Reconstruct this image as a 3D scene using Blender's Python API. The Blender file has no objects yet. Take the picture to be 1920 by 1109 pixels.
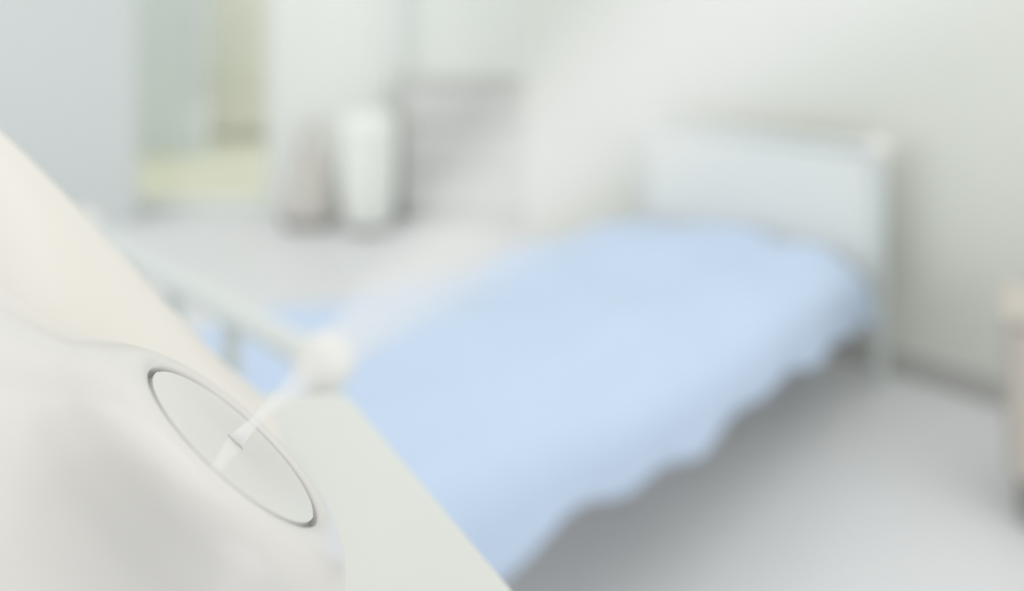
import bpy, bmesh, math, random
import numpy as np
from mathutils import Vector, Matrix

random.seed(4)
S = bpy.context.scene
COL = S.collection
V = Vector

# ------------------------------------------------------------------ camera, world, lights, exposure
K = 1451.0                 # focal length in pixels of the 1920 px wide frame
EYE = 1.15                 # eye height in metres
HOR = 18.0                 # horizon row
cam_d = bpy.data.cameras.new('camera')
cam = bpy.data.objects.new('camera', cam_d)
COL.objects.link(cam)
cam.location = (0, 0, EYE)
cam.rotation_euler = (math.radians(90), 0, 0)
cam_d.sensor_width = 36.0
cam_d.lens = 36.0 * K / 1920.0
cam_d.shift_y = -(554.5 - HOR) / 1920.0
cam_d.clip_start = 0.01
cam_d.dof.use_dof = True
cam_d.dof.focus_distance = 0.243
APERTURE = 0.0106          # aperture diameter in metres
cam_d.dof.aperture_fstop = (cam_d.lens / 1000.0) / APERTURE
S.camera = cam

S.view_settings.view_transform = 'Standard'
S.view_settings.look = 'None'
S.view_settings.gamma = 1.0
S.view_settings.use_curve_mapping = False
S.view_settings.exposure = 0.30

W = bpy.data.worlds.new('daylight')
S.world = W
W.use_nodes = True
bg = W.node_tree.nodes['Background']
bg.inputs[0].default_value = (0.995, 1.0, 0.985, 1)
bg.inputs[1].default_value = 0.88

def area(name, loc, target, size, power, col):
    d = bpy.data.lights.new(name, 'AREA')
    d.shape = 'RECTANGLE'; d.size, d.size_y = size
    d.energy = power; d.color = col
    o = bpy.data.objects.new(name, d); COL.objects.link(o)
    o.location = loc
    o.rotation_euler = (V(target) - V(loc)).to_track_quat('-Z', 'Y').to_euler()
    return o
area('overhead_fill', (1.0, 1.0, 2.55), (0.9, 1.1, 0), (2.0, 2.0), 9, (1.0, 0.96, 0.92))  # added soft lamp overhead to brighten upward faces; no fixture modelled
area('side_fill', (2.5, -1.2, 0.8), (0.9, 1.9, 0.2), (1.8, 1.3), 9, (1.0, 0.98, 0.96))  # added fill for the bed's near side and lower wall; no window there
area('side_fill', (-4.3, 0.7, 1.5), (0.6, 1.9, 0.9), (2.2, 1.8), 18, (1.0, 0.99, 0.97))  # added fill from the open left side for the headboard wall; no window
S.cycles.volume_bounces = 8

# ------------------------------------------------------------------ helpers
def srgb(h):
    c = [int(h[i:i + 2], 16) / 255 for i in (0, 2, 4)]
    return [x / 12.92 if x <= .04045 else ((x + .055) / 1.055) ** 2.4 for x in c]

MATS = {}
def mat(name, hexcol, rough=0.6, var=0.03, scale=20.0, bump=0.0, coat=0.0, spec=0.5, metal=0.0, sheen=0.0, stretch=(1, 1, 1)):
    m = bpy.data.materials.new(name); m.use_nodes = True
    nt = m.node_tree; b = nt.nodes['Principled BSDF']
    c = srgb(hexcol)
    tc = nt.nodes.new('ShaderNodeTexCoord')
    mp = nt.nodes.new('ShaderNodeMapping'); mp.inputs['Scale'].default_value = stretch
    nz = nt.nodes.new('ShaderNodeTexNoise'); nz.inputs['Scale'].default_value = scale
    nz.inputs['Detail'].default_value = 4
    nt.links.new(tc.outputs['Object'], mp.inputs['Vector']); nt.links.new(mp.outputs[0], nz.inputs['Vector'])
    mx = nt.nodes.new('ShaderNodeMix'); mx.data_type = 'RGBA'
    mx.inputs[6].default_value = (*[x * (1 - var) for x in c], 1)
    mx.inputs[7].default_value = (*[min(1, x * (1 + var)) for x in c], 1)
    nt.links.new(nz.outputs['Fac'], mx.inputs[0]); nt.links.new(mx.outputs[2], b.inputs['Base Color'])
    b.inputs['Roughness'].default_value = rough
    b.inputs['Metallic'].default_value = metal
    b.inputs['Specular IOR Level'].default_value = spec
    b.inputs['Coat Weight'].default_value = coat
    b.inputs['Coat Roughness'].default_value = 0.12
    b.inputs['Sheen Weight'].default_value = sheen
    if bump:
        bp = nt.nodes.new('ShaderNodeBump'); bp.inputs['Strength'].default_value = bump
        bp.inputs['Distance'].default_value = 0.002
        nt.links.new(nz.outputs['Fac'], bp.inputs['Height']); nt.links.new(bp.outputs[0], b.inputs['Normal'])
    MATS[name] = m
    return m

def obj(name, bm, material, parent=None, smooth=False, sharp=40):
    me = bpy.data.meshes.new(name)
    bmesh.ops.recalc_face_normals(bm, faces=bm.faces)
    bm.to_mesh(me); bm.free()
    o = bpy.data.objects.new(name, me); COL.objects.link(o)
    me.materials.append(MATS[material] if isinstance(material, str) else material)
    if smooth:
        for p in me.polygons: p.use_smooth = True
        me.set_sharp_from_angle(angle=math.radians(sharp))
    if parent: o.parent = parent
    return o

def thing(name, label, cat, group=None, loc=(0, 0, 0), rz=0.0):
    o = bpy.data.objects.new(name, None); COL.objects.link(o)
    o.empty_display_size = 0.05
    o.location = loc; o.rotation_euler = (0, 0, rz)
    return tag(o, label, cat, group)

def tag(o, label, cat, group=None, kind=None):
    o['label'] = label; o['category'] = cat
    if group: o['group'] = group
    if kind: o['kind'] = kind
    return o

def struct(o, label=None):
    o['kind'] = 'structure'
    if label: o['label'] = label
    return o

def box(bm, lo, hi, bevel=0.0, M=None, seg=2):
    r = bmesh.ops.create_cube(bm, size=1.0)
    lo, hi = V(lo), V(hi)
    for v in r['verts']:
        v.co = V((lo[i] + (v.co[i] + .5) * (hi[i] - lo[i]) for i in range(3)))
    vs = r['verts']
    if bevel:
        ed = list({e for v in vs for e in v.link_edges})
        q = bmesh.ops.bevel(bm, geom=ed, offset=bevel, segments=seg, profile=.5, affect='EDGES')
        vs = list({v for f in q['faces'] for v in f.verts} | {v for v in vs if v.is_valid})
    if M is not None:
        bmesh.ops.transform(bm, matrix=M, verts=[v for v in vs if v.is_valid])
    return bm

def newbox(lo, hi, bevel=0.0, seg=2):
    return box(bmesh.new(), lo, hi, bevel, None, seg)

def tube(bm, pts, rad, n=14, cap=True):
    pts = [V(p) for p in pts]
    rads = rad if isinstance(rad, (list, tuple)) else [rad] * len(pts)
    rings = []; up = None
    for i, p in enumerate(pts):
        d = (pts[min(i + 1, len(pts) - 1)] - pts[max(i - 1, 0)]).normalized()
        if up is None:
            up = d.orthogonal().normalized()
        up = (up - d * up.dot(d)).normalized(); s = d.cross(up)
        rings.append([bm.verts.new(p + (up * math.cos(a) + s * math.sin(a)) * rads[i]) for a in [2 * math.pi * k / n for k in range(n)]])
    for a, b in zip(rings, rings[1:]):
        for k in range(n):
            bm.faces.new((a[k], a[(k + 1) % n], b[(k + 1) % n], b[k]))
    if cap:
        bm.faces.new(rings[0]); bm.faces.new(rings[-1])
    return bm

def lathe(bm, prof, n=48, M=None, cap0=True, cap1=True, jitter=None):
    rings = []
    for (r, z) in prof:
        if r < 1e-6:
            rings.append([bm.verts.new((0, 0, z))])
        else:
            rings.append([bm.verts.new((r * math.cos(2 * math.pi * k / n), r * math.sin(2 * math.pi * k / n), z)) for k in range(n)])
    for a, b in zip(rings, rings[1:]):
        for k in range(n):
            k2 = (k + 1) % n
            if len(a) == 1 and len(b) == 1: continue
            if len(a) == 1: bm.faces.new((a[0], b[k], b[k2]))
            elif len(b) == 1: bm.faces.new((a[k], a[k2], b[0]))
            else: bm.faces.new((a[k], a[k2], b[k2], b[k]))
    if cap0 and len(rings[0]) > 1: bm.faces.new(rings[0])
    if cap1 and len(rings[-1]) > 1: bm.faces.new(rings[-1])
    if M is not None:
        bmesh.ops.transform(bm, matrix=M, verts=bm.verts[:])
    return bm

def spline(pts, n=8):
    """Catmull-Rom through 2-D profile points"""
    P = [np.array(p, float) for p in pts]
    P = [2 * P[0] - P[1]] + P + [2 * P[-1] - P[-2]]
    out = []
    for i in range(1, len(P) - 2):
        for k in range(n):
            t = k / n
            out.append(tuple(.5 * (2 * P[i] + (P[i + 1] - P[i - 1]) * t + (2 * P[i - 1] - 5 * P[i] + 4 * P[i + 1] - P[i + 2]) * t * t
                                   + (3 * P[i] - P[i - 1] - 3 * P[i + 1] + P[i + 2]) * t ** 3)))
    out.append(tuple(P[-2]))
    return out

# ------------------------------------------------------------------ materials
mat('wall_paint', 'dcdfd8', .85, .015, 6, .05)
mat('back_wall_paint', 'b6b8ba', .85, .015, 6, .05)
mat('far_wall_paint', 'eef2ee', .85, .015, 6, .05)
mat('left_wall_paint', 'd4dada', .8, .015, 6, .05)
mat('floor_vinyl', 'e0e2e4', .35, .03, 3, .0)
mat('baseboard_paint', 'b9b9b6', .6, .02, 10)
mat('frame_white', 'e8ece8', .4, .01, 10)
mat('plastic', 'd9d7d4', .28, .006, 30, 0, .25)
mat('tank_plastic', 'e2ded8', .35, .006, 30, 0, .1)
mat('plate_plastic', 'dfdedb', .18, .006, 30, 0, .3)
mat('table_white', 'd9dcd7', .4, .01, 20, 0, .1)
mat('bed_enamel', 'd6dddb', .3, .01, 20, 0, .3)
mat('knob_white', 'e9e8e2', .25, .01, 20, 0, .4)
mat('panel_white', 'e6e9e6', .45, .01, 15)
mat('mattress_fabric', 'dcdde2', .9, .02, 60, .1)
mat('blanket_cotton', 'c1d3eb', .9, .03, 14, .15, sheen=.1)
mat('curtain_voile', 'ffffff', .9, .01, 30, .1)
mat('cabinet_grey', 'd6d7d4', .5, .02, 8)
mat('beige_laminate', 'c4beb6', .5, .03, 6, stretch=(1, 1, .15))
mat('bin_white', 'f4f7f3', .35, .01, 20)
mat('dark_rubber', '9a9793', .7, .03, 30)
mat('bag_canvas', 'd2cfc9', .9, .05, 25, .2)
mat('garden_wall', 'd9e1e3', .9, .04, 4)
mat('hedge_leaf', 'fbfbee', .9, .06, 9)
mat('garden_ground', 'e2e4cd', .9, .08, 2)
mat('trunk_bark', '9d9c8c', .9, .1, 12)

gl = bpy.data.materials.new('window_glass'); gl.use_nodes = True
nt = gl.node_tree; nt.nodes.clear()
o_ = nt.nodes.new('ShaderNodeOutputMaterial'); mx = nt.nodes.new('ShaderNodeMixShader')
tr = nt.nodes.new('ShaderNodeBsdfTransparent'); gs = nt.nodes.new('ShaderNodeBsdfGlossy')
gs.inputs['Roughness'].default_value = .02; mx.inputs[0].default_value = .08
nt.links.new(tr.outputs[0], mx.inputs[1]); nt.links.new(gs.outputs[0], mx.inputs[2]); nt.links.new(mx.outputs[0], o_.inputs[0])
MATS['window_glass'] = gl

nt = MATS['curtain_voile'].node_tree
pb = nt.nodes['Principled BSDF']; ou = nt.nodes['Material Output']
tl = nt.nodes.new('ShaderNodeBsdfTranslucent'); tl.inputs[0].default_value = (.98, 1, .99, 1)
mx = nt.nodes.new('ShaderNodeMixShader'); mx.inputs[0].default_value = .5
nt.links.new(pb.outputs[0], mx.inputs[1]); nt.links.new(tl.outputs[0], mx.inputs[2]); nt.links.new(mx.outputs[0], ou.inputs['Surface'])

# ------------------------------------------------------------------ bed frame of reference
FR = V((-.2256, .93, 0))                         # right foot post
LX = V((.943, 1, 0)).normalized()                # foot -> head
WX = V((-LX.y, LX.x, 0))                         # right -> left side
BW, BL, BH = .84, 1.955, .725
bed_rz = math.atan2(LX.y, LX.x)                  # local x = length, local y = width

# ------------------------------------------------------------------ structure
FY = 4.4                                         # far wall
o = obj('floor', newbox((-4.5, -3, -.1), (4.5, FY + .11, 0)), 'floor_vinyl'); struct(o, 'pale glossy grey floor')

def local_box(name, lo, hi, m, bevel=0, parent=None):
    bm = newbox(lo, hi, bevel)
    o = obj(name, bm, m, parent)
    if parent is None:
        o.location = FR; o.rotation_euler = (0, 0, bed_rz)
    return o
wh = local_box('wall_head', (2.083, -2.3, 0), (2.20, 1.571, 2.6), 'wall_paint')
struct(wh, 'off-white wall behind the headboard')
bb = local_box('baseboard_head', (2.068, -2.3, 0), (2.0825, 1.571, .075), 'baseboard_paint', .003)
struct(bb, 'grey baseboard below the wall behind the bed')

o = obj('wall_back_blocker', newbox((-4.5, -1.6, 0), (0.9, -1.5, 2.6)), 'back_wall_paint'); struct(o, 'unseen grey wall added behind the viewer to darken near surfaces')  # out of view, added to cut light on surfaces facing the camera
o = obj('ceiling_blocker', newbox((-4.5, -1.6, 2.6), (0.9, -.3, 2.7)), 'wall_paint'); struct(o, 'unseen pale panel added over the near end to block sky light')  # out of view, added to keep sky light off the humidifier's front

# far wall with the garden door opening
def fx(px, Y=FY): return (px - 960) / K * Y
def fz(py, Y=FY): return EYE - (py - HOR) / K * Y
bm = bmesh.new()
box(bm, (-4.5, FY, 0), (fx(240), FY + .12, 2.6))
box(bm, (fx(745), FY, 0), (4.5, FY + .12, 2.6))
box(bm, (fx(240), FY, 2.2), (fx(745), FY + .12, 2.6))
o = obj('wall_far', bm, 'far_wall_paint'); struct(o, 'pale far wall around the garden door')
x0, x1 = fx(240), fx(512)
wn = bpy.data.objects.new('window_1', None); COL.objects.link(wn); struct(wn, 'tall glazed garden door in the far wall')
wn.location = (0, 0, 0)
for n_, lo, hi in (('frame_jamb', (x0 - .03, FY - .02, 0), (x0 + .02, FY + .06, 2.2)),
                   ('frame_jamb', (x1 - .035, FY - .02, 0), (x1 + .03, FY + .10, 2.2)),
                   ('frame_head', (x0 - .03, FY - .02, 2.165), (x1 + .03, FY + .10, 2.23)),
                   ('sill', (x0 - .03, FY - .04, 0), (x1 + .03, FY + .10, .06))):
    obj(n_, newbox(lo, hi, .004), 'frame_white', wn)
obj('pane', newbox((x0 + .035, FY + .04, .06), (x1 - .035, FY + .046, 2.165)), 'window_glass', wn)
x0, x1 = fx(512) + .03, fx(745)
wn = bpy.data.objects.new('window_2', None); COL.objects.link(wn); struct(wn, 'glazed door leaf behind the white curtain')
for n_, lo, hi in (('frame_jamb', (x1 - .065, FY - .02, 0), (x1, FY + .10, 2.2)),
                   ('frame_head', (x0, FY - .02, 2.165), (x1, FY + .10, 2.2)),
                   ('sill', (x0, FY - .04, 0), (x1, FY + .10, .06))):
    obj(n_, newbox(lo, hi, .004), 'frame_white', wn)
obj('pane', newbox((x0, FY + .04, .06), (x1 - .065, FY + .046, 2.165)), 'window_glass', wn)

# near wall piece at the left
Y1 = 4.12
o = obj('wall_left', newbox((-4.5, Y1, 0), (fx(248, Y1), Y1 + .06, 2.6)), 'left_wall_paint'); struct(o, 'grey-white wall return at the left')

# ------------------------------------------------------------------ garden beyond the door
o = obj('ground', newbox((-8, FY + .12, -.12), (3, 11, -.02)), 'garden_ground'); struct(o, 'pale lawn outside the door')
GY = 6.2
t = thing('garden_shed', 'blue-grey garden shed seen through the left of the glazed door', 'shed', loc=(0, 0, 0))
sx0, sx1 = fx(150, GY), fx(372, GY)
obj('wall', newbox((sx0, GY, -.02), (sx1, GY + .25, 2.0), .01), 'garden_wall', t)
obj('roof', newbox((sx0 - .1, GY - .1, 2.0), (sx1 + .1, GY + .35, 2.08), .01), 'frame_white', t)
obj('board', newbox((sx1 - .16, GY - .02, -.02), (sx1 - .05, GY - .001, 2.0), .004), 'garden_wall', t)

def hedge(name, label, cx, cy, w, d, h, m, n=900):
    t = thing(name, label, 'hedge', loc=(cx, cy, -.02))
    rng = random.Random(7)
    bm = bmesh.new()
    g = bmesh.ops.create_icosphere(bm, subdivisions=4, radius=1)
    for v in bm.verts:
        c = v.co
        k = 1 + .05 * math.sin(9 * c.x + 4 * c.z) + .05 * math.sin(11 * c.z + 5 * c.y)
        f = lambda q: math.copysign(abs(q) ** .45, q)
        v.co = V((f(c.x) * w / 2 * k, f(c.y) * d / 2 * k, h / 2 + f(c.z) * h / 2 * (1 if c.z < 0 else k)))
    src = [(v.co.copy(), v.normal.copy()) for v in bm.verts]
    obj('body', bm, m, t, True, 80)
    lf = bmesh.new()
    for i in range(n):
        p, _ = rng.choice(src)
        q = p + V((rng.uniform(-.08, .08), rng.uniform(-.05, .05), rng.uniform(-.08, .08)))
        q.z = max(.03, q.z)
        s_ = rng.uniform(.03, .07)
        M = Matrix.Translation(q) @ Matrix.Rotation(rng.uniform(0, 6.28), 4, 'Z') @ Matrix.Rotation(rng.uniform(-1.2, 1.2), 4, 'X')
        lf.faces.new([lf.verts.new(M @ V(e)) for e in ((-s_, 0, 0), (0, -s_ * .5, .01), (s_, 0, 0), (0, s_ * .5, .01))])
    f = obj('foliage', lf, m, t); f['kind'] = 'stuff'
    return t
hedge('garden_hedge', 'pale olive hedge seen through the right of the glazed door', fx(430, 7.2), 7.2, 1.5, .5, 2.1, 'hedge_leaf', 2600)

# ------------------------------------------------------------------ curtain, bin, bag, chest at the far end
def curtain():
    Yc = 4.32
    xa, xb = fx(516, Yc), fx(751, Yc)
    t = thing('curtain', 'white floor-length curtain hanging beside the glazed door', 'curtain', loc=((xa + xb) / 2, Yc, 0))
    bm = bmesh.new(); nx, nz = 90, 16
    wv = xb - xa; rows = []
    for j in range(nz + 1):
        z = .035 + (2.3 - .035) * j / nz
        amp = .012 + .018 * (1 - j / nz)
        row = []
        for i in range(nx + 1):
            u = i / nx
            ph = 2 * math.pi * 8 * u + .5 * math.sin(5 * u)
            row.append((-(wv / 2) + wv * u, amp * math.sin(ph) - .01, z))
        rows.append(row)
    fr = [[bm.verts.new(p) for p in r] for r in rows]
    bk = [[bm.verts.new((p[0], p[1] + .003, p[2])) for p in r] for r in rows]
    for j in range(nz):
        for i in range(nx):
            bm.faces.new((fr[j][i], fr[j][i + 1], fr[j + 1][i + 1], fr[j + 1][i]))
            bm.faces.new((bk[j][i], bk[j + 1][i], bk[j + 1][i + 1], bk[j][i + 1]))
    for i in range(nx):
        bm.faces.new((fr[0][i], bk[0][i], bk[0][i + 1], fr[0][i + 1]))
        bm.faces.new((fr[nz][i], fr[nz][i + 1], bk[nz][i + 1], bk[nz][i]))
    for j in range(nz):
        bm.faces.new((fr[j][0], fr[j + 1][0], bk[j + 1][0], bk[j][0]))
        bm.faces.new((fr[j][nx], bk[j][nx], bk[j + 1][nx], fr[j + 1][nx]))
    obj('cloth', bm, 'curtain_voile', t, True)
    obj('curtain_rod', tube(bmesh.new(), [(-wv / 2 - .1, -.01, 2.33), (wv / 2 + .1, -.01, 2.33)], .012, 12), 'frame_white', t, True)
curtain()

Yb = 4.08
t = thing('waste_bin', 'tall white bin with rounded lid standing before the curtain', 'bin', loc=(fx(692, Yb), Yb, 0))
obj('body', lathe(bmesh.new(), [(.115, .02), (.13, .04), (.147, .3), (.15, .50), (.15, .515)], 40), 'bin_white', t, True)
obj('lid', lathe(bmesh.new(), [(.153, .515), (.155, .53), (.145, .57), (.11, .60), (.05, .612), (0, .614)], 40), 'bin_white', t, True)
obj('base_ring', lathe(bmesh.new(), [(.122, 0), (.128, .006), (.126, .02)], 40), 'dark_rubber', t, True)
obj('pedal', newbox((-.035, -.17, .012), (.035, -.11, .024), .004), 'dark_rubber', t)

Yg = 4.1
t = thing('tote_bag', 'slumped warm-grey cloth bag on the floor left of the bin', 'bag', loc=(fx(577, Yg), Yg, 0))
bm = bmesh.new()
lathe(bm, spline([(.10, 0), (.125, .03), (.128, .12), (.115, .26), (.085, .36), (.07, .40)], 6), 32)
for v in bm.verts:
    a = math.atan2(v.co.y, v.co.x)
    k = 1 + .06 * math.sin(5 * a + 9 * v.co.z) + .03 * math.sin(11 * a)
    v.co.x *= k; v.co.y *= .62 * k
    v.co.x += .05 * v.co.z
obj('sack', bm, 'bag_canvas', t, True)
obj('sole', lathe(bmesh.new(), [(.1, 0), (.132, .004), (.132, .05), (.12, .052)], 32, Matrix.Diagonal((1, .66, 1, 1))), 'dark_rubber', t, True)
for s in (-1, 1):
    obj('handle', tube(bmesh.new(), [(.02 + .05 * math.cos(a), s * .03, .39 + .17 * math.sin(a)) for a in [math.pi * k / 12 for k in range(13)]], .008, 8), 'bag_canvas', t, True)

Yd = 4.2
dx0, dx1 = fx(753, Yd), fx(1010, Yd)
dz = fz(146, Yd)
t = thing('chest_of_drawers', 'low grey chest of drawers against the far wall beside the curtain', 'drawers', loc=((dx0 + dx1) / 2, Yd, 0))
hw = (dx1 - dx0) / 2
obj('carcass', newbox((-hw, 0, .06), (hw, .195, dz - .025), .004), 'cabinet_grey', t)
obj('top', newbox((-hw - .01, -.019, dz - .025), (hw + .01, .197, dz), .005), 'cabinet_grey', t)
obj('plinth', newbox((-hw + .02, .03, 0), (hw - .02, .19, .06)), 'cabinet_grey', t)
dh = (dz - .025 - .07) / 3
for k in range(3):
    z0 = .065 + k * dh
    d = obj('drawer', newbox((-hw + .006, -.018, z0 + .004), (hw - .006, -.0005, z0 + dh - .004), .004), 'cabinet_grey', t)
    obj('handle', tube(bmesh.new(), [(-.07, -.018, z0 + dh * .6), (-.07, -.036, z0 + dh * .6), (.07, -.036, z0 + dh * .6), (.07, -.018, z0 + dh * .6)], .006, 8), 'frame_white', d)

# ------------------------------------------------------------------ bed
bed = thing('bed_frame', 'white metal single bed frame with round knobs on its posts', 'bed', loc=FR, rz=bed_rz)
PR = .021
def post(x, y, h):
    p = obj('post', tube(bmesh.new(), [(x, y, 0), (x, y, .02), (x, y, h - .012)], [PR * .8, PR, PR], 20), 'bed_enamel', bed, True)
    k = lathe(bmesh.new(), [(max(.0, .035 * math.sin(a)), h - .035 * math.cos(a)) for a in [math.pi * (.2 + .8 * j / 14) for j in range(15)]], 28)
    bmesh.ops.translate(k, vec=(x, y, 0), verts=k.verts[:])
    obj('knob', k, 'knob_white', p, True)
for x in (0, BL):
    for y in (0, BW):
        post(x, y, BH)
for x in (0, BL):
    obj('top_rail', tube(bmesh.new(), [(x, .02, BH), (x, BW - .02, BH)], .018, 18), 'bed_enamel', bed, True)
    obj('lower_rail', tube(bmesh.new(), [(x, 0, .27), (x, BW, .27)], .016, 14), 'bed_enamel', bed, True)
for f in (.276, .5, .724):
    obj('spindle', tube(bmesh.new(), [(0, BW * f, .27), (0, BW * f, BH)], .013, 12), 'bed_enamel', bed, True)
obj('headboard_panel', newbox((BL - .008, .02, .29), (BL + .008, BW - .02, BH - .02), .003), 'panel_white', bed)
for y in (.09, BW - .09):
    obj('side_rail', newbox((.01, y - .012, .265), (BL - .01, y + .012, .304), .004), 'bed_enamel', bed)

mt = obj('mattress', newbox((.10, .10, .305), (BL - .10, BW - .10, .355), .02, 4), 'mattress_fabric', None, True)
mt.location = FR; mt.rotation_euler = (0, 0, bed_rz)
tag(mt, 'thin mattress mostly hidden beneath the blue blanket', 'mattress')

def blanket():
    nx, ny = 150, 130
    half = .42; drop_r, drop_l = .22, .01
    def top(x):                       # height of the cover along the bed
        u = min(1, max(0, x / BL))
        return .475 - .075 * u + .015 * math.sin(u * 9)
    rows = []
    arcR = .11                        # rounding radius of the side edges
    for i in range(nx + 1):
        x = .045 + (BL - .085) * i / nx
        zt = top(x)
        # end roll-off near head and foot
        e = min(x - .04, BL - .035 - x)
        roll = -.05 * max(0, 1 - e / .10) ** 2
        row = []
        flat = BW + .03 - 2 * arcR
        q = math.pi / 2 * arcR
        dr = .082 - .13 * (x / BL) + .14 * (x / BL) ** 2 + .012 * math.sin(x * 9 + .6) + .010 * math.sin(x * 23)
        tot = dr + q + flat + q + drop_l
        for j in range(ny + 1):
            s = tot * j / ny
            out = 0
            if s < dr:
                dd = dr - s
                y, z = .0, -arcR - dd
                fold = dd / .2
                y -= .015 * min(1, fold) + (.014 * math.sin(x * 17 + 1.5 * math.sin(x * 5)) + .006 * math.sin(x * 31)) * min(1.2, fold)
            elif s < dr + q:
                a = (s - dr) / arcR
                y, z = arcR * (1 - math.cos(a)), -arcR + arcR * math.sin(a)
            elif s < dr + q + flat:
                y, z = arcR + (s - dr - q), 0
            elif s < dr + 2 * q + flat:
                a = math.pi / 2 - (s - dr - q - flat) / arcR
                y, z = BW + .03 - arcR + arcR * math.cos(a), -arcR + arcR * math.sin(a)
            else:
                y, z = BW + .03 + .03, -arcR - (s - dr - 2 * q - flat)
                y = BW + .03
            w = max(0, min(1, (y + .03) / .25))
            z += .012 * math.sin(x * 6 + y * 9) * w + .008 * math.sin(x * 15 - y * 6 + 1) * w
            # long soft creases running along the near side
            z += .016 * math.sin(y * 26 + 2.6 * x + 1.2 * math.sin(x * 3)) * math.exp(-((y - .16) / .17) ** 2)
            z += .010 * math.sin(y * 13 - 3.1 * x + 1) * math.exp(-((y - .5) / .3) ** 2)
            row.append((x, y, max(.02, zt + z + roll)))
        rows.append(row)
    bm = bmesh.new()
    g = [[bm.verts.new(p) for p in r] for r in rows]
    for i in range(nx):
        for j in range(ny):
            bm.faces.new((g[i][j], g[i + 1][j], g[i + 1][j + 1], g[i][j + 1]))
    o = obj('blanket', bm, 'blanket_cotton', None, True, 80)
    so = o.modifiers.new('thickness', 'SOLIDIFY'); so.thickness = .012; so.offset = -1
    o.location = FR; o.rotation_euler = (0, 0, bed_rz)
    tag(o, 'pale blue quilt spread over the bed, draping down its near side', 'blanket')
blanket()

# ------------------------------------------------------------------ cabinet at the right edge
Yr = 1.72
rx = (1888 - 960) / K * Yr
t = thing('side_cabinet', 'beige cabinet on short legs at the right edge of the photo', 'cabinet', loc=(rx, Yr, 0), rz=-.55)
obj('carcass', newbox((0, 0, .11), (.55, .24, .455), .006), 'beige_laminate', t)
obj('top', newbox((-.012, -.012, .455), (.562, .252, .475), .005), 'beige_laminate', t)
for i, (a, b) in enumerate(((.006, .272), (.278, .544))):
    d = obj('door', newbox((a, -.018, .12), (b, -.0008, .445), .004), 'beige_laminate', t)
    hx = b - .03 if i == 0 else a + .03
    obj('handle', tube(bmesh.new(), [(hx, -.018, .27), (hx, -.034, .27), (hx, -.034, .36), (hx, -.018, .36)], .005, 8), 'frame_white', d)
for x in (.04, .51):
    for y in (.04, .20):
        obj('leg', tube(bmesh.new(), [(x, y, 0), (x, y, .11)], [.014, .02], 12), 'dark_rubber', t, True)

# ------------------------------------------------------------------ round table
TZ = EYE - .225
TA = .195; TC = V((-.096 - TA * .474, .458 - TA * .88, 0))
t = thing('side_table', 'pale white side table carrying the humidifier', 'table', loc=TC)
def hex_top(a, rc, rings):
    """six-sided top with rounded corners; rings = (inset, z) from bottom to top"""
    bm = bmesh.new(); loops = []
    d0 = math.atan2(.88, .460)                 # direction of the far right corner
    for ins, z in rings:
        lp = []
        for k in range(6):
            th = d0 - k * math.pi / 3
            cc = V((math.cos(th), math.sin(th), 0)) * (a - rc / math.cos(math.pi / 6))
            for j in range(9):
                al = th + math.pi / 6 - j * math.pi / 24
                lp.append(bm.verts.new(cc + V((math.cos(al), math.sin(al), 0)) * (rc - ins) + V((0, 0, z))))
        loops.append(lp)
    n = len(loops[0])
    for p, q in zip(loops, loops[1:]):
        for k in range(n):
            bm.faces.new((p[k], p[(k + 1) % n], q[(k + 1) % n], q[k]))
    bm.faces.new(loops[0]); bm.faces.new(loops[-1])
    return bm
obj('table_top', hex_top(TA, .022, [(.006, TZ - .024), (.001, TZ - .021), (0, TZ - .014), (0, TZ - .007), (.0015, TZ - .002), (.006, TZ)]), 'table_white', t, True)
obj('pedestal', lathe(bmesh.new(), spline([(.03, .02), (.022, .10), (.02, .5), (.022, TZ - .1), (.045, TZ - .0245)], 6), 32), 'table_white', t, True)
obj('foot', lathe(bmesh.new(), [(.17, 0), (.172, .006), (.165, .014), (.05, .026), (.03, .03), (0, .03)], 64), 'table_white', t, True)

# ------------------------------------------------------------------ humidifier
C0 = V((-.0857, .240, EYE - .1341))      # centre of the nozzle plate
NZ = V((.621, .343, .703)).normalized()  # axis of the nozzle
R = .0357
hum = thing('humidifier', 'rounded white humidifier with an oval nozzle plate blowing mist', 'humidifier', loc=(C0.x - .09, C0.y + .03, TZ))
HL = hum.location.copy()
Q = NZ.to_track_quat('Z', 'Y').to_matrix().to_4x4()
MH = Matrix.Translation(C0 - HL) @ Q     # nozzle frame -> humidifier frame

def cut_below(bm, z):
    bmesh.ops.bisect_plane(bm, geom=bm.verts[:] + bm.edges[:] + bm.faces[:], plane_co=(0, 0, z), plane_no=(0, 0, 1), clear_inner=True)
    ed = [e for e in bm.edges if e.is_boundary and abs(e.verts[0].co.z - z) < 1e-5 and abs(e.verts[1].co.z - z) < 1e-5]
    if ed: bmesh.ops.edgeloop_fill(bm, edges=ed)

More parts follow.
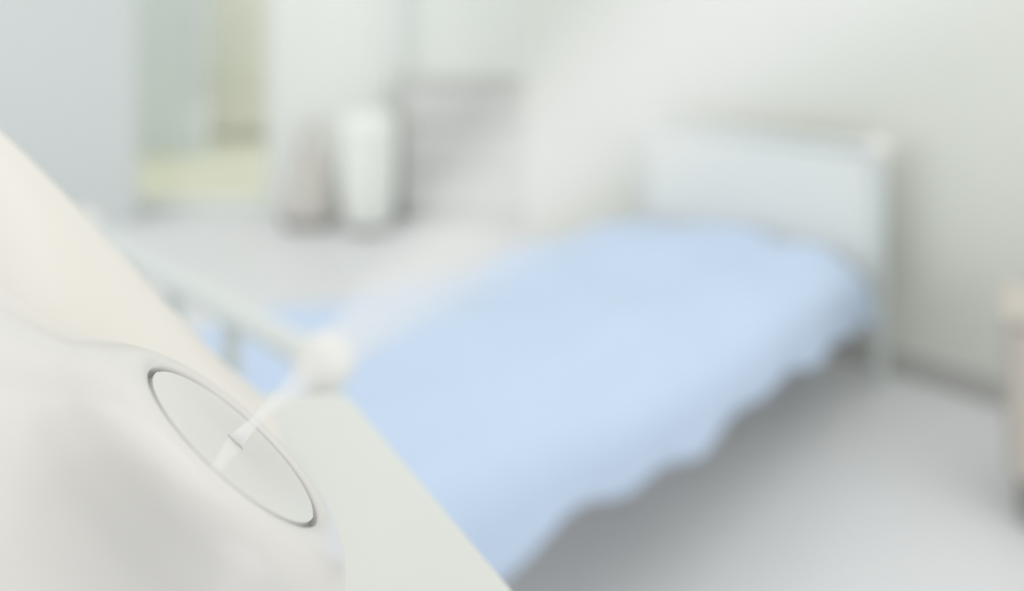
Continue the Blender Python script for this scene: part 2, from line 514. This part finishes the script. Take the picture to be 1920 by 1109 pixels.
PA = [(1.0, 0), (1.03, -.012), (1.12, -.01), (1.28, .05), (1.44, .17), (1.57, .38), (1.66, .7), (1.73, 1.1), (1.82, 1.5), (2.0, 1.95), (2.25, 2.4), (2.6, 2.9), (3.0, 3.4)]
PB = [(1.0, 0), (1.03, -.012), (1.12, -.01), (1.30, .05), (1.50, .15), (1.72, .27), (2.0, .36), (2.4, .44), (2.9, .50), (3.4, .62), (3.75, 1.0), (3.9, 1.9), (3.95, 3.4)]
PC = [(1.0, 0), (1.03, -.012), (1.10, .0), (1.20, .06), (1.28, .20), (1.33, .45), (1.38, .75), (1.46, 1.05), (1.62, 1.35), (1.85, 1.6), (2.1, 1.85), (2.35, 2.2), (2.6, 2.7)]
SA, SB, SC = spline(PA, 6), spline(PB, 6), spline(PC, 6)
VIEW = (C0 - V((0, 0, EYE))).normalized()
EX = NZ.cross(VIEW).normalized(); EY = NZ.cross(EX)          # EX: up-left along the plate
FRONT = -(VIEW - NZ * VIEW.dot(NZ)).normalized()            # in the plate's plane, towards the viewer
bm = bmesh.new(); NPH = 180; rings = []
inner = [(.965, .14), (.965, .03), (.975, .008), (.988, 0)]
for i in range(len(inner) + len(SA)):
    ring = []
    for k in range(NPH):
        ph = 2 * math.pi * k / NPH
        w = ((1 + math.cos(ph)) / 2) ** 3
        wc = max(0, (EX * math.cos(ph) + EY * math.sin(ph)).dot(FRONT)) ** 1.5
        if i < len(inner): r_, t_ = inner[i]
        else:
            a_, b_, c_ = SA[i - len(inner)], SB[i - len(inner)], SC[i - len(inner)]
            a_ = (a_[0] + (c_[0] - a_[0]) * wc, a_[1] + (c_[1] - a_[1]) * wc)
            r_, t_ = a_[0] + (b_[0] - a_[0]) * w, a_[1] + (b_[1] - a_[1]) * w
        ring.append(bm.verts.new(C0 - HL + (EX * math.cos(ph) + EY * math.sin(ph)) * r_ * R - NZ * t_ * R))
    rings.append(ring)
for a_, b_ in zip(rings, rings[1:]):
    for k in range(NPH):
        bm.faces.new((a_[k], a_[(k + 1) % NPH], b_[(k + 1) % NPH], b_[k]))
cut_below(bm, .001)
obj('housing', bm, 'plastic', hum, True, 50)
Q = Matrix((EX, EY, NZ)).transposed().to_4x4()
MH = Matrix.Translation(C0 - HL) @ Q

# recessed plate in two halves with a fine seam, and the little slit nozzle
bm = bmesh.new()
half = []
for s, dz_ in ((1, -.008), (-1, -.022)):
    h = bmesh.new()
    n = 72; rr = .915 * R; top = []
    for k in range(n + 1):
        a = math.pi * k / n
        top.append((rr * math.cos(a), s * (rr * math.sin(a) + .0003)))
    vt = [h.verts.new((x, y, dz_ * R)) for x, y in top]; vb = [h.verts.new((x, y, dz_ * R - .002)) for x, y in top]
    h.faces.new(vt); h.faces.new(vb[::-1])
    for k in range(n + 1):
        k2 = (k + 1) % (n + 1)
        h.faces.new((vt[k], vb[k], vb[k2], vt[k2]))
    half.append(h)
for h in half:
    bmesh.ops.transform(h, matrix=MH @ Matrix.Rotation(0.0, 4, 'Z'), verts=h.verts[:])
    obj('nozzle_plate', h, 'plate_plastic', hum)
obj('groove', lathe(bmesh.new(), [(.90 * R, -.13 * R), (.99 * R, -.13 * R), (.99 * R, -.16 * R), (.90 * R, -.16 * R)], 96, MH, True, True), 'plate_plastic', hum, True)
MJ = MH @ Matrix.Translation((0, 0, -.012 * R))
lip = bmesh.new()
box(lip, (-.0030, -.0006, -.0004), (.0030, -.0003, .0004)); box(lip, (-.0030, .0003, -.0004), (.0030, .0006, .0004))
box(lip, (-.0033, -.0006, -.0004), (-.0030, .0006, .0004)); box(lip, (.0030, -.0006, -.0004), (.0033, .0006, .0004))
bmesh.ops.transform(lip, matrix=MJ, verts=lip.verts[:])
obj('nozzle_slit', lip, 'plate_plastic', hum)

# drop-shaped water tank behind
AX = V((-.235, .315, 0)) - V((HL.x, HL.y, 0))
tp = spline([(.095, .010), (.128, .014), (.136, .024), (.122, .041), (.1071, .060), (.0924, .080), (.0778, .100), (.0633, .120), (.0487, .140), (.0335, .160), (.020, .176), (.009, .186), (0, .189)], 6)
obj('water_tank', lathe(bmesh.new(), [(max(0, r), z) for r, z in tp], 96, Matrix.Translation(AX)), 'tank_plastic', hum, True)
obj('base', lathe(bmesh.new(), [(.088, 0), (.092, .002), (.092, .010), (.088, .012)], 80, Matrix.Translation(AX)), 'plastic', hum, True)

# ------------------------------------------------------------------ mist
DM = V((.715, .42, .525)).normalized()
JD = (NZ * .6 + DM * .4).normalized()
JET = C0 + NZ * (-.012 * R + .0005)
mist = bpy.data.objects.new('mist_plume', None)
def vol_mat(name, build):
    m = bpy.data.materials.new(name); m.use_nodes = True
    nt = m.node_tree; nt.nodes.clear()
    out = nt.nodes.new('ShaderNodeOutputMaterial')
    sc = nt.nodes.new('ShaderNodeVolumeScatter')
    sc.inputs['Color'].default_value = (1, .995, .985, 1)
    sc.inputs['Anisotropy'].default_value = 0.0
    nt.links.new(sc.outputs[0], out.inputs['Volume'])
    nt.links.new(build(nt), sc.inputs['Density'])
    return m
def math_node(nt, op, a, b=None):
    n = nt.nodes.new('ShaderNodeMath'); n.operation = op
    for i, v in enumerate((a, b)):
        if v is None: continue
        if isinstance(v, (int, float)): n.inputs[i].default_value = v
        else: nt.links.new(v, n.inputs[i])
    return n.outputs[0]

R0, SLOPE, LEN = .0022, .30, .42
def plume_density(nt):
    tc = nt.nodes.new('ShaderNodeTexCoord'); sp = nt.nodes.new('ShaderNodeSeparateXYZ')
    nt.links.new(tc.outputs['Object'], sp.inputs[0])
    x, y, z = sp.outputs
    r2 = math_node(nt, 'ADD', math_node(nt, 'MULTIPLY', x, x), math_node(nt, 'MULTIPLY', y, y))
    rad = math_node(nt, 'ADD', math_node(nt, 'MULTIPLY', z, SLOPE), R0)
    q = math_node(nt, 'DIVIDE', r2, math_node(nt, 'MULTIPLY', rad, rad))          # 0 on the axis, 1 at the cone
    f = math_node(nt, 'MAXIMUM', math_node(nt, 'SUBTRACT', 1.0, q), 0.0)
    f = math_node(nt, 'MULTIPLY', f, f)
    nz = nt.nodes.new('ShaderNodeTexNoise'); nz.inputs['Scale'].default_value = 28; nz.inputs['Detail'].default_value = 1
    nt.links.new(tc.outputs['Object'], nz.inputs['Vector'])
    f = math_node(nt, 'MULTIPLY', f, math_node(nt, 'ADD', math_node(nt, 'MULTIPLY', nz.outputs['Fac'], .6), .7))
    # thinner as it spreads: optical depth through the axis falls slowly
    tau = math_node(nt, 'DIVIDE', 0.95, math_node(nt, 'ADD', 1.0, math_node(nt, 'MULTIPLY', z, 1.0)))
    return math_node(nt, 'MULTIPLY', f, math_node(nt, 'DIVIDE', tau, rad))
cone = bmesh.new()
lathe(cone, [(R0, 0), (R0 + SLOPE * .05, .05), (R0 + SLOPE * .2, .2), (R0 + SLOPE * LEN, LEN)], 40)
plume = obj('mist_plume', cone, vol_mat('mist', plume_density))
plume.location = JET + JD * .009
plume.rotation_euler = DM.to_track_quat('Z', 'Y').to_euler()
tag(plume, 'soft white mist streaming up from the humidifier nozzle over the bed', 'mist', kind='stuff')
def jet_density(nt):
    tc = nt.nodes.new('ShaderNodeTexCoord'); sp = nt.nodes.new('ShaderNodeSeparateXYZ')
    nt.links.new(tc.outputs['Object'], sp.inputs[0])
    k = math_node(nt, 'MULTIPLY', math_node(nt, 'SUBTRACT', .0085, sp.outputs[2]), 1 / .015)
    k = math_node(nt, 'MINIMUM', math_node(nt, 'MAXIMUM', k, 0.0), 1.0)
    return math_node(nt, 'MULTIPLY', math_node(nt, 'MULTIPLY', k, k), 900.0)
bm = lathe(bmesh.new(), [(.0027, 0), (.0023, .003), (.0018, .007), (.0017, .0095), (.0021, .013), (.0028, .017)], 24)
for v in bm.verts: v.co.y *= .45 + 30 * max(0, v.co.z)
QJ = Matrix((EX, JD.cross(EX).normalized(), JD)).transposed().to_4x4()
Mloc = plume.matrix_basis.inverted() @ Matrix.Translation(JET) @ QJ
bmesh.ops.transform(bm, matrix=Mloc, verts=bm.verts[:])
obj('mist_jet', bm, vol_mat('mist_dense', jet_density), plume, True)
